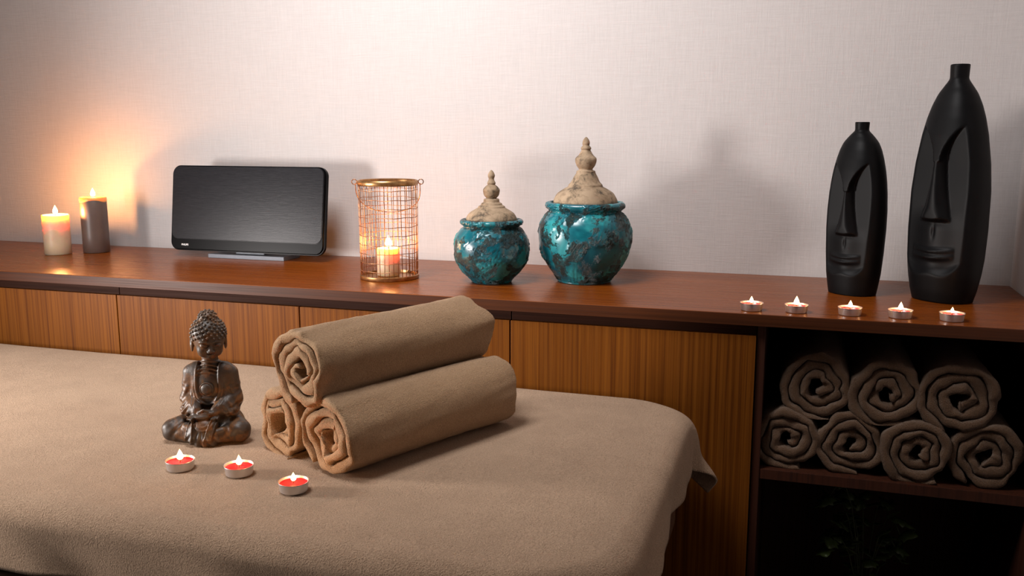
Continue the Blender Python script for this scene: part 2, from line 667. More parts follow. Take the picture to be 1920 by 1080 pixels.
# ------------------------------------------------------------------ rolled towels
def towel_mesh(name, rad, L, turns, seed, crumple=1.0, r0=.0035, ecc=1.0, start=None, tail=0.0):
    """a folded towel rolled up; axis +Y from 0 to L, lies on z=0"""
    rnd = random.Random(seed)
    pitch = (rad - r0) / (turns + .45)
    th = pitch * .93
    a_end = R(start if start is not None else -100)
    n_s = int(turns * 60)
    ph = [rnd.uniform(0, 2 * PI) for _ in range(8)]
    ks = [2, 3, 5, 4, 7]
    am = [.035, .030, .018, .022, .012]
    ov = Vector((rnd.uniform(0, 50), rnd.uniform(0, 50), rnd.uniform(0, 50)))
    MY = 22
    ns = 5                                     # half-round of the folded edge
    sec = []                                   # (normal offset, axial parameter 0..1, axial extra)
    for k in range(MY + 1):
        u = k / MY
        u = u ** 1.6
        sec.append((1.0, u, 0))
    for k in range(1, ns):
        a = PI / 2 - PI * k / ns
        sec.append((math.sin(a), 1, math.cos(a)))
    for k in range(MY, -1, -1):
        u = (k / MY) ** 1.6
        sec.append((-1.0, u, 0))
    for k in range(1, ns):
        a = -PI / 2 + PI * k / ns
        sec.append((math.sin(a), 0, -math.cos(a)))
    bm = bmesh.new()
    rings = []
    for i in range(n_s + 1):
        f = i / n_s
        ang = a_end - 2 * PI * turns * (1 - f)
        r = r0 + th / 2 + pitch * turns * f
        if tail and f > .93:
            r += tail * ((f - .93) / .07) ** 2
        e0 = .007 * noise.noise(Vector((math.cos(ang) * 1.1, math.sin(ang) * 1.1, f * 4)) + ov) + .006 * (1 - f) * (.5 + .5 * math.sin(ph[6] + f * 9))
        e1 = .010 * noise.noise(Vector((math.cos(ang), math.sin(ang), f * 3 + 9)) + ov)
        ht = th / 2 * (1 + .22 * noise.noise(Vector((ang * 1.7, f * 3, 1)) + ov))
        if i < 3 or i > n_s - 3:
            ht *= (.45, .75, .93)[min(i, n_s - i)]
        ring = []
        for (sn, u, ex) in sec:
            y = e0 + ht * .9 + u * (L - e0 - e1 - 2 * ht * .9) + ex * ht * .9
            near = math.exp(-max(y, 0) / .045) + .8 * math.exp(-max(L - y, 0) / .035)
            A = crumple * (.09 + .95 * min(near, 1))
            rr = r + sn * ht
            # ordered radial warp, so neighbouring layers never cross
            kk = abs(math.sin(2.5 * ang + ph[7] - rr * 60)) ** .6 - .7
            w = sum(a_ * math.sin(k_ * ang + p_ + rr * 38) for a_, k_, p_ in zip(am, ks, ph))
            kink = abs(math.sin(1.5 * ang + ph[5] + rr * 22)) ** .7 - .6
            q = rr * (1 + A * (w * (1 - .4 * rr / rad) + .07 * kink * (1 - .5 * rr / rad) + .05 * kk * (1 - .6 * rr / rad)))
            x, z = q * math.cos(ang), q * math.sin(ang)
            nv = nvec(Vector((x * 48, y * 9, z * 48)) + ov)
            cw = A * (1 + 1.6 * math.exp(-rr / .013))
            x += nv.x * .0052 * cw
            z += nv.z * .0052 * cw
            nv = nvec(Vector((x * 110, y * 60, z * 110)) + ov)
            x += nv.x * .0013
            z += nv.z * .0013
            z *= ecc
            x /= ecc ** .5
            # rests on its underside
            lo = -rad * ecc * .93
            if z < lo:
                z = lo + (z - lo) * .22
            ring.append(bm.verts.new((x, y, z + rad * ecc * .95)))
        rings.append(ring)
    n = len(sec)
    for a, b in zip(rings[:-1], rings[1:]):
        for k in range(n):
            bm.faces.new((a[k], a[(k + 1) % n], b[(k + 1) % n], b[k]))
    bm.faces.new(rings[0])
    bm.faces.new(rings[-1])
    bmesh.ops.recalc_face_normals(bm, faces=bm.faces)
    me = bpy.data.meshes.new(name)
    bm.to_mesh(me)
    bm.free()
    return me


def towel(loc, rz, label, group, mat='terry', tilt=0, roll=0, **kw):
    me = towel_mesh('rolled_towel', **kw)
    o = link('rolled_towel', me, None, M[mat])
    o.location = loc
    o.rotation_euler = (tilt, roll, rz)
    return tag(o, label, 'towel', group)


G1 = 'pyramid of rolled towels on the massage table'
towel((-.590, 1.052, ZB - .001), R(-25), 'thick rolled beige towel lying front right at the bottom of the pyramid', G1, rad=.0540, L=.330, turns=3.2, seed=4, start=-130, crumple=1.5)
towel((-.692, 1.100, ZB - .001), R(-24), 'rolled beige towel at the bottom left of the pyramid, mostly hidden and lit orange', G1, rad=.0505, L=.30, turns=3.2, seed=11, start=-60, crumple=1.5)
towel((-.640, 1.068, ZB + .0865), R(-23), 'rolled beige towel lying on top of the two others on the massage table', G1, rad=.0540, L=.345, turns=3.3, seed=21, start=-110, crumple=1.5)

G2 = 'rolled towels on the open shelf'
ZM = .580
low = [(-.0005, 1.618, 31, .0560, .98, -70), (.1045, 1.622, 32, .0560, 1.00, -80), (.2095, 1.612, 33, .0575, .98, -60), (.3170, 1.618, 34, .0565, 1.0, -120)]
lown = ['leftmost rolled towel of the lower row on the open shelf, against the side panel', 'second rolled towel from the left in the lower row on the open shelf',
        'third rolled towel in the lower row on the open shelf, its loose end drooping', 'rightmost rolled towel of the lower row on the open shelf']
for (x, y, sd, r_, ec, st), lb in zip(low, lown):
    towel((x, y, ZM), 0, lb, G2, mat='terry_shaded', rad=r_, L=.34, turns=3.0, seed=sd, ecc=ec, start=st, crumple=1.1)
upn = ['left rolled towel of the upper row on the open shelf', 'middle rolled towel of the upper row on the open shelf', 'right rolled towel of the upper row on the open shelf']
for (x, y, sd, r_, ec, st), lb in zip([(.045, 1.628, 41, .0605, .98, -70), (.157, 1.622, 42, .0600, .97, -60), (.269, 1.618, 43, .0615, .97, -110)], upn):
    towel((x, y, ZM + .0925), 0, lb, G2, mat='terry_shaded', rad=r_, L=.34, turns=3.0, seed=sd, ecc=ec, start=st, crumple=1.1)


# ------------------------------------------------------------------ candles
def flame_bm(h, r, n=14):
    prof = [(0, 0), (r * .55, h * .06), (r * .95, h * .2), (r, h * .33), (r * .82, h * .5), (r * .5, h * .7), (r * .2, h * .88), (0, h)]
    return lathe(smooth_prof(prof, 3), n)


def point(name, parent, z, power, col=(1, .40, .12), rad=.006):
    d = bpy.data.lights.new(name, 'POINT')
    d.energy = power
    d.color = col
    d.shadow_soft_size = rad
    o = bpy.data.objects.new(name, d)
    C.objects.link(o)
    o.parent = parent
    o.location = (0, 0, z)
    return o


def pillar(loc, r, h, wax_mat, label, power, rim=None, fh=.021, lip=.012):
    t = empty('pillar_candle', loc, label=label, cat='candle')
    prof = [(0, 0), (r - .002, 0), (r, .002), (r, h * .3), (r * 1.004, h * .6), (r, h - .0025), (r - .0012, h - .0004), (r - .0028, h), (r - .0042, h - .0018), (r - .0060, h - lip * .5), (r * .55, h - lip), (.002, h - lip * 1.35), (0, h - lip * 1.35)]
    bm = lathe(prof, 56)
    rn = random.Random(int(h * 1e4))
    for v in bm.verts:
        if v.co.z > h - .006:
            v.co.z += .0009 * noise.noise(Vector((v.co.x * 60, v.co.y * 60, h * 50)))
    obj('wax', bm, wax_mat, t, sharp=60)
    if rim:
        b2 = lathe([(r * .2, h - lip * 1.2 + .0004), (r * .55, h - lip + .0004), (r - .0058, h - lip * .5 + .0003), (r - .0040, h - .0012), (r - .0028, h + .0006), (r - .0006, h + .0002), (r + .0004, h - .003), (r + .0003, h - .006)], 56, cap=False)
        for v in b2.verts:
            if v.co.z < h - .004 and math.hypot(v.co.x, v.co.y) > r - .001:
                a = math.atan2(v.co.y, v.co.x)
                v.co.z -= .003 + .003 * math.sin(3 * a + 1)
        obj('melted_rim', b2, rim, t)
    obj('wick', tube([(0, 0, h - lip - .002), (.0003, 0, h), (.0012, 0, h + .005)], .0009, 6), M['wick'], t)
    f = obj('flame', flame_bm(fh, fh * .27), M['flame'], t)
    f.location = (.0008, 0, h + .0015)
    point('candle_light', t, h + fh * .30, power)
    return t


pillar((-1.776, 1.851, ZS), .0315, .0995, M['ivory_wax'], 'short ivory pillar candle glowing at the far left of the wooden top', 3.4, fh=.022)
pillar((-1.711, 1.911, ZS), .0320, .1400, M['brown_wax'], 'taller taupe brown pillar candle with honey-coloured melted rim beside the ivory one', .75, rim=M['honey_wax'], fh=.022)
pillar((-.826, 1.762, ZS + .0040), .0240, .0590, M['ivory_wax'], 'small white pillar candle burning inside the gold wire lantern', 1.0, fh=.026)


# tea lights
def tea_mesh():
    t = empty('tealight', (0, 0, 0))
    cup = [(0, 0), (.0165, 0), (.0178, .0012), (.0192, .0125), (.0200, .0132), (.0199, .0136), (.0188, .0132), (.0176, .0088), (0, .0088)]
    obj('cup', lathe(cup, 48), M['alu'], t, sharp=40)
    wx = [(.0, .0089), (.0174, .0089), (.0187, .0108), (.0180, .0104), (.014, .0096), (.004, .0094), (.0012, .0097), (0, .0097)]
    obj('wax', lathe(wx, 40, cap=False), M['red_wax'], t)
    obj('wick', tube([(0, 0, .0092), (.0002, 0, .012), (.0008, 0, .0148)], .0006, 6), M['wick'], t)
    f = obj('flame', flame_bm(.0125, .0037), M['flame_small'], t)
    f.location = (.0004, 0, .0128)
    point('tealight_glow', t, .0185, .07, (1, .45, .16), .003)
    return t


tea0 = tea_mesh()
G3 = 'red tealights on the massage table'
G4 = 'red tealights along the edge of the wooden top'
teas = [
    (-.794, 1.012, ZB + .0005, 'red tealight in silver cup directly in front of the bronze statue, leftmost on the cover', G3),
    (-.7055, 1.019, ZB + .0005, 'red tealight in silver cup between statue and towels, middle one on the cover', G3),
    (-.605, .990, ZB + .0005, 'red tealight in silver cup in front of the towel pyramid, nearest on the cover', G3),
    (-.0725, 1.622, ZS, 'red tealight farthest left on the wooden top edge, first of the five', G4),
    (.002, 1.626, ZS, 'red tealight with the tall flame on the wooden top, second of the five', G4),
    (.0885, 1.629, ZS, 'red tealight in front of the smaller black face vase, middle of the five', G4),
    (.1675, 1.630, ZS, 'red tealight on the wooden top between the two black face vases, fourth of the five', G4),
    (.246, 1.628, ZS, 'red tealight in front of the larger black face vase, rightmost of the five', G4),
]
for i, (x, y, z, lb, g) in enumerate(teas):
    o = tea0 if i == 0 else copy_tree(tea0)
    o.location = (x, y, z)
    o.rotation_euler = (0, 0, i * 1.1)
    tag(o, lb, 'tealight', g)
    for ch in o.children:
        if ch.name.startswith('flame'):
            s = (1.25, 1.15, .95, .95, 1.25, 1.0, 1.1, .8)[i]
            ch.scale = (s * .95, s * .95, s)

# ------------------------------------------------------------------ docking speaker
sp = empty('speaker', (-1.270, 1.925, ZS), label='black flat rectangular speaker with rounded corners leaning near the wall', cat='speaker')
W, H, TH = .424, .208, .017


def rr_slab(w, h, r, y0, y1, zc=0, bev=.002, n=8, rb=None):
    """rounded rectangle in XZ extruded in Y"""
    bm = bmesh.new()
    pts = rrect(-w / 2, w / 2, -h / 2, h / 2, r, n)
    vs = [bm.verts.new((x, y0, z + zc)) for x, z in pts]
    f = bm.faces.new(vs)
    rr = bmesh.ops.extrude_face_region(bm, geom=[f])
    for v in rr['geom']:
        if isinstance(v, bmesh.types.BMVert):
            v.co.y = y1
    es = [e for e in bm.edges if abs(e.verts[0].co.y - e.verts[1].co.y) < 1e-7]
    bmesh.ops.bevel(bm, geom=es, offset=bev, segments=3, affect='EDGES', clamp_overlap=True)
    return bm


body = obj('housing', rr_slab(W, H, .022, -TH / 2, TH / 2, H / 2, .004), M['black_gloss'], sp, sharp=35)
body.location = (0, -.014, .0155)
body.rotation_euler = (R(-8), 0, 0)
gr = obj('grille', rr_slab(W - .010, H - .030, .018, -TH / 2 - .0022, -TH / 2 + .002, H / 2 + .0125, .0012), M['grille'], body, sharp=35)
cu = bpy.data.curves.new('lettering', 'FONT')
cu.body = 'PHILIPS'
cu.size = .0062
cu.extrude = .0001
cu.align_x = 'CENTER'
cu.align_y = 'CENTER'
cu.offset = .00012
lt = bpy.data.objects.new('lettering', cu)
C.objects.link(lt)
bpy.context.view_layer.update()
me = bpy.data.meshes.new_from_object(lt.evaluated_get(bpy.context.evaluated_depsgraph_get()))
bpy.data.objects.remove(lt)
lt = link('lettering', me, body, M['white_print'], smooth=False)
lt.location = (-W / 2 + .043, -TH / 2 - .0003, .0135)
lt.rotation_euler = (R(90), 0, 0)
st = bmesh.new()
add_box(st, -.105, .105, -.020, .055, 0, .010, .001)
add_box(st, -.04, .04, .0, .025, .009, .06, .002)
obj('stand', st, M['grey_metal'], sp, smooth=False)

# ------------------------------------------------------------------ wire lantern
LR, LH = .0595, .206
ln = empty('wire_lantern', (-.822, 1.758, ZS), R(20), 'gold and copper wire mesh lantern holding a burning white candle', 'lantern')
obj('bottom_ring', lathe([(.0, .0005), (LR + .0015, .0005), (LR + .0025, .002), (LR + .0022, .008), (LR + .0008, .009), (LR - .0015, .0085), (LR - .002, .0035), (0, .0035)], 56), M['gold'], ln, sharp=40)
rim = [(LR - .0014, LH - .011), (LR + .0026, LH - .011), (LR + .0040, LH - .008), (LR + .0036, LH - .002), (LR + .002, LH), (LR - .0010, LH - .0005), (LR - .0018, LH - .006)]
bm = lathe(rim, 56, cap=False)
bm.verts.ensure_lookup_table()
n = 56
last = [bm.verts[i + n * (len(rim) - 1)] for i in range(n)]
first = [bm.verts[i] for i in range(n)]
for i in range(n):
    bm.faces.new((last[i], last[(i + 1) % n], first[(i + 1) % n], first[i]))
obj('top_ring', bm, M['gold'], ln, sharp=50)
vw = None
NV = 40
for k in range(NV):
    a = 2 * PI * (k + .5) / NV
    if vw is None:
        vw = obj('upright_wire', tube([(0, 0, .006), (0, 0, .05), (0, 0, .1), (0, 0, .15), (0, 0, LH - .006)], .00075, 5), M['copper'], ln)
        w = vw
    else:
        w = vw.copy()
        C.objects.link(w)
    w.location = (LR * math.cos(a), LR * math.sin(a), 0)
    w.rotation_euler = (.012 * math.sin(k * 2.3), .012 * math.cos(k * 3.1), a)
hw = None
for k in range(10):
    z = .0125 + .0185 * (k + .35)
    if hw is None:
        hw = obj('ring_wire', tube([((LR + .0012) * math.cos(2 * PI * i / 56), (LR + .0012) * math.sin(2 * PI * i / 56), .0007 * math.sin(i * .9)) for i in range(56)], .00075, 5, closed=True), M['copper'], ln)
        w = hw
    else:
        w = hw.copy()
        C.objects.link(w)
    w.location = (0, 0, z)
    w.rotation_euler = (.008 * math.sin(k * 1.9), .008 * math.cos(k * 2.7), k)
for s in (-1, 1):
    o = obj('loop', tube([(s * (LR + .0095) + .0052 * math.cos(2 * PI * i / 20), 0, LH - .004 + .0052 * math.sin(2 * PI * i / 20)) for i in range(20)], .0011, 6, closed=True), M['copper'], ln)
path = []
for i in range(41):
    f = PI * i / 40
    rr = LR + .0055 + .002 * abs(math.cos(f))
    path.append((rr * math.cos(f), rr * math.sin(f), LH - .007 - .066 * math.sin(f) ** .6))
obj('handle', tube(path, .0011, 6), M['copper'], ln)

# ------------------------------------------------------------------ lidded jars


def crusty(bm, amp, seed, zmin, zmax):
    for v in bm.verts:
        p = v.co
        if zmin < p.z < zmax:
            n2 = noise.noise(Vector((p.x * 26 + seed, p.y * 26, p.z * 26)))
            m = min(max((n2 - .02) / .12, 0), 1)
            d = m * (amp * .5 + amp * noise.noise(Vector((p.x * 330, p.y * 330, p.z * 330 + seed))))
            d += .0007 * noise.noise(Vector((p.x * 30, p.y * 30, p.z * 30 + seed)))
            rr = math.hypot(p.x, p.y)
            if rr > 1e-4:
                p.x += p.x / rr * d
                p.y += p.y / rr * d


def jar(loc, body_prof, lid_prof, fin_prof, glz, label, seed):
    t = empty('lidded_jar', loc, seed, label, 'jar', 'turquoise lidded jars on the wooden top')
    zt = body_prof[-1][1]
    bp = smooth_prof(body_prof, 8)
    bm = lathe([(0, 0)] + bp, 200, cap=False)
    crusty(bm, .0028, seed, .004, 1)
    obj('body', bm, glz, t)
    bm = lathe([(0, lid_prof[0][1])] + smooth_prof(lid_prof, 5), 96, cap=False)
    for v in bm.verts:
        r_ = math.hypot(v.co.x, v.co.y)
        if r_ > .001:
            d = .0009 * noise.noise(v.co * 60 + Vector((seed, 0, 0)))
            v.co.x += v.co.x / r_ * d
            v.co.y += v.co.y / r_ * d
    lid = obj('lid', bm, M['sand'], t)
    obj('finial', lathe([(0, fin_prof[0][1])] + smooth_prof(fin_prof, 5), 48, cap=False), M['sand'], lid)
    return t


# (the bodies stay open under the lids: outer wall, rounded lip, throat)
jar((-.600, 1.775, ZS),
    [(.0395, 0), (.0415, .0015), (.045, .007), (.061, .024), (.0725, .045), (.0765, .068), (.0735, .091), (.0640, .1085), (.0575, .1135), (.0585, .1165), (.0635, .120), (.0652, .1245), (.062, .1285), (.057, .129), (.0535, .127), (.0525, .120)],
    [(.0515, .121), (.0522, .1275), (.051, .133), (.045, .142), (.034, .149), (.028, .1525), (.0265, .1555), (.022, .158), (.0205, .1615), (.0165, .164), (.0145, .1705), (0, .1705)],
    [(.0125, .168), (.0118, .1705), (.0105, .172), (.0148, .177), (.0168, .1845), (.0165, .190), (.0120, .1955), (.0078, .199), (.0086, .2015), (.0080, .204), (.0062, .2075), (.0055, .211), (.0072, .2165), (.0058, .222), (.0025, .227), (0, .2285)],
    M['glaze_small'], 'smaller turquoise glazed jar with sandy lid, nearer the wire lantern', 1.7)
jar((-.420, 1.841, ZS),
    [(.0530, 0), (.0550, .0015), (.057, .007), (.074, .029), (.089, .058), (.0950, .090), (.0915, .120), (.080, .139), (.0735, .1445), (.0745, .148), (.0785, .152), (.0802, .1575), (.077, .1625), (.071, .1635), (.068, .161), (.066, .152)],
    [(.0645, .153), (.0655, .1615), (.064, .169), (.057, .181), (.044, .190), (.036, .1945), (.0345, .1985), (.0295, .204), (.024, .214), (.0195, .222), (.0170, .227), (0, .227)],
    [(.0160, .224), (.0155, .227), (.0140, .230), (.0185, .2365), (.0215, .245), (.0210, .252), (.0150, .258), (.0108, .2645), (.0092, .2685), (.0105, .271), (.0095, .274), (.0068, .277), (.0075, .2815), (.0062, .2875), (.0028, .2925), (0, .2945)],
    M['glaze_large'], 'larger turquoise mottled jar with tall sandy lid, right of the smaller one', 4.3)


# ------------------------------------------------------------------ implicit surfaces (statue and vases)
def surface_nets(f, org, h):
    """f: 3-D array, negative inside; returns verts, quads"""
    nx, ny, nz = f.shape
    s = f < 0
    cnt = np.zeros((nx - 1, ny - 1, nz - 1), np.int8)
    acc = np.zeros((nx - 1, ny - 1, nz - 1, 3), np.float32)
    sl = lambda o, n: slice(o, n - 1 + o)
    corner = [(i, j, k) for i in (0, 1) for j in (0, 1) for k in (0, 1)]
    for a in corner:
        for ax in range(3):
            if a[ax] == 1:
                continue
            b = list(a)
            b[ax] = 1
            fa = f[sl(a[0], nx), sl(a[1], ny), sl(a[2], nz)]
            fb = f[sl(b[0], nx), sl(b[1], ny), sl(b[2], nz)]
            m = (fa < 0) != (fb < 0)
            t_ = fa[m] / (fa[m] - fb[m])
            cnt[m] += 1
            p = np.empty((t_.size, 3), np.float32)
            p[:] = a
            p[:, ax] = t_
            acc[m] += p
    act = cnt > 0
    idx = -np.ones(cnt.shape, np.int64)
    cells = np.argwhere(act)
    idx[act] = np.arange(len(cells))
    verts = (cells + acc[act] / cnt[act][:, None]) * h + np.array(org)
    quads = []
    for ax in range(3):
        o1, o2 = [q for q in range(3) if q != ax]
        A = s[tuple(slice(0, -1) if q == ax else slice(1, -1) for q in range(3))]
        B = s[tuple(slice(1, None) if q == ax else slice(1, -1) for q in range(3))]
        e = np.argwhere(A != B)
        if not len(e):
            continue
        c = e.copy()
        c[:, o1] += 1
        c[:, o2] += 1
        flip = A[tuple(e.T)]

        def cell(d1, d2):
            q = c.copy()
            q[:, o1] -= d1
            q[:, o2] -= d2
            return idx[tuple(q.T)]
        q = np.stack([cell(1, 1), cell(0, 1), cell(0, 0), cell(1, 0)], 1)
        if ax == 1:
            flip = ~flip
        q[~flip] = q[~flip][:, ::-1]
        quads.append(q)
    return verts, np.concatenate(quads)


def implicit(name, fn, lo, hi, h, mat, parent, unit=.001, smooth_it=1):
    xs, ys, zs = (np.arange(a, b, h, dtype=np.float32) for a, b in zip(lo, hi))
    Xg, Yg, Zg = np.meshgrid(xs, ys, zs, indexing='ij')
    F = fn(Xg, Yg, Zg).astype(np.float32)
    v, q = surface_nets(F, lo, h)
    me = bpy.data.meshes.new(name)
    me.from_pydata((v * unit).tolist(), [], q.tolist())
    me.update()
    bm = bmesh.new()
    bm.from_mesh(me)
    for _ in range(smooth_it):
        bmesh.ops.smooth_vert(bm, verts=bm.verts, factor=.5, use_axis_x=True, use_axis_y=True, use_axis_z=True)
    bmesh.ops.recalc_face_normals(bm, faces=bm.faces)
    bm.to_mesh(me)
    bm.free()
    return link(name, me, parent, mat)


def smin(a, b, k):
    h = np.clip(.5 + .5 * (b - a) / k, 0, 1)
    return b + (a - b) * h - k * h * (1 - h)


def smax(a, b, k):
    return -smin(-a, -b, k)


def sstep(a, b, x):
    t_ = np.clip((x - a) / (b - a), 0, 1)
    return t_ * t_ * (3 - 2 * t_)


def ell(X, Y, Z, c, r):
    k0 = np.sqrt(((X - c[0]) / r[0]) ** 2 + ((Y - c[1]) / r[1]) ** 2 + ((Z - c[2]) / r[2]) ** 2)
    return (k0 - 1) * min(r)


def cap(X, Y, Z, a, b, ra, rb):
    a = np.array(a, float); b = np.array(b, float)
    d = b - a
    t_ = np.clip(((X - a[0]) * d[0] + (Y - a[1]) * d[1] + (Z - a[2]) * d[2]) / (d @ d), 0, 1)
    return np.sqrt((X - a[0] - d[0] * t_) ** 2 + (Y - a[1] - d[1] * t_) ** 2 + (Z - a[2] - d[2] * t_) ** 2) - (ra + (rb - ra) * t_)


# ---- tall black vases with a carved face (front is -Y)
def face_vase(loc, rz, prof, Hn, S, label):
    """prof: (z, half width) in mm; Hn: z of shoulder where the neck begins; S: face scale"""
    t = empty('face_vase', loc, rz, label, 'vase', 'black vases with carved faces')
    pz = np.array([p[0] for p in prof], float)
    pr = np.array([p[1] * (1.045 if p[0] < Hn - 20 else 1) for p in prof], float)
    top_z = pz[-1]
    zz = np.linspace(0, top_z, 400)
    # smooth interpolation of the profile
    rr = np.interp(zz, pz, pr)
    ker = np.hanning(17); ker /= ker.sum()
    body_n = int(400 * Hn / top_z)
    pad = np.concatenate([np.full(8, rr[0]), rr, np.full(8, rr[-1])])
    rs = np.convolve(pad, ker, 'valid')
    blend = np.clip((np.arange(400) - (body_n - 14)) / 10, 0, 1)
    rs = rs * (1 - blend) + rr * blend
    Wm = pr.max()

    def fn(X, Y, Z):
        a = np.interp(Z, zz, rs)
        neck = sstep(Hn - 12 * S, Hn + 4 * S, Z)
        bdep = a * (.80 * (1 - neck) + neck)
        p = 2.35 - .35 * neck
        q = (np.abs(X / a) ** p + np.abs(Y / bdep) ** p) ** (1 / p)
        body = (q - 1) * a * .85
        # cheeks are cut back to a plane either side of a nose that is a slice of the dome
        ax = np.abs(X)
        w_ = ax / Wm
        cheek = (-.50 + .06 * sstep(.40, .70, Z / Hn)) * Wm
        nz_bot = .375 * Hn
        tn = np.clip((.70 * Hn - Z) / (.70 * Hn - nz_bot), 0, 1)
        hn = (.14 + .30 * tn ** 1.8) * Wm
        ridge = -(.735 + .09 * tn) * Wm
        shape = np.clip(1 - (ax / hn) ** 2.0, 0, 1) ** .8
        nose_on = sstep(nz_bot - 3.0 * S, nz_bot + 5.0 * S, Z)
        face = cheek + (ridge - cheek) * shape * nose_on
        # muzzle, philtrum, lips, chin below
        low = sstep(nz_bot + 22 * S, nz_bot - 14 * S, Z)
        muzzle = -.13 * Wm * np.exp(-(w_ / .50) ** 2) * low
        phil = 1.8 * S * np.exp(-(X / (2.4 * S)) ** 2) * np.exp(-((Z - .325 * Hn) / (9 * S)) ** 2)
        zl = .222 * Hn + 2.5 * S * np.clip(w_ / .55, 0, 1) ** 2
        wl = np.clip(1 - (w_ / .60) ** 2, 0, 1) ** .7
        up = 4.2 * S * wl * np.exp(-((Z - zl - 4.2 * S) / (3.6 * S)) ** 2)
        lo_ = 4.6 * S * wl * np.exp(-((Z - zl + 4.4 * S) / (4.2 * S)) ** 2)
        chin = 3.4 * S * np.exp(-(w_ / .36) ** 2) * np.exp(-((Z - .125 * Hn) / (15 * S)) ** 2)
        face = face + muzzle + phil - up - lo_ - chin
        # brow: rises from the bridge of the nose to the outer edge, then the dome takes over
        brow = (.640 + .195 * np.clip((w_ - .10) / .66, 0, 1) ** .55) * Hn
        out = sstep(-1 * S, 7 * S, Z - brow)
        face = face - out * 70 * S - 24 * S * sstep(.165, .02, Z / Hn - .06 * w_ ** 2)
        f = smax(body, -(Y - face) * .85, 1.8 * S)
        f = np.maximum(f, Z - top_z)
        f = np.maximum(f, -Z)
        # bore of the neck
        bore = np.maximum(np.sqrt(X ** 2 + Y ** 2) - pr[-1] * .62, (Hn + 2) - Z)
        return np.maximum(f, -bore)
    h = 1.2 * S if S < 1.2 else 1.5
    implicit('body', fn, (-Wm - 4, -Wm - 4, -3), (Wm + 5, Wm + 5, top_z + 4), h, M['black_ceramic'], t, smooth_it=2)
    return t


face_vase((.102, 1.853, ZS), R(-37), [(0, 42), (15, 44.5), (40, 48), (78, 50.5), (126, 52.2), (160, 52), (190, 50.4), (215, 48), (235, 45), (255, 40.8), (272, 36), (285, 30.5), (294, 25), (301, 18.5), (306, 13.4), (309, 12.4), (323, 13)], 306, 1.0,
          'smaller matt black vase carved as a long face with closed lips')
face_vase((.257, 1.830, ZS), R(-42), [(0, 50), (20, 55), (50, 60), (80, 63), (130, 64.6), (200, 64), (250, 60), (300, 52.8), (330, 46.4), (352, 39.8), (372, 31.5), (384, 24.8), (392, 19), (397, 16), (400, 15.6), (423, 16.3)], 396, 1.3,
          'larger matt black vase carved as a long face, at the right end of the top')

# ---- seated bronze statue (front is -Y), millimetres
bu = empty('seated_statue', (-.828, 1.134, ZB + .0005), R(15), 'small dark bronze seated figure with hands in its lap and legs crossed', 'statue')


def head_xf(X, Y, Z):
    """into head space: turned to the figure's right and bowed"""
    cx, cy, cz = 0, 5, 126
    x, y, z = X - cx, Y - cy, Z - cz
    a = R(26)         # turn
    x, y = x * math.cos(a) + y * math.sin(a), -x * math.sin(a) + y * math.cos(a)
    b = R(-9)         # bow
    y, z = y * math.cos(b) - z * math.sin(b), y * math.sin(b) + z * math.cos(b)
    return x, y, z


def head_to_body(x, y, z):
    b = R(-9)
    y, z = y * math.cos(b) + z * math.sin(b), -y * math.sin(b) + z * math.cos(b)
    a = R(26)
    x, y = x * math.cos(a) - y * math.sin(a), x * math.sin(a) + y * math.cos(a)
    return x, y + 5, z + 126


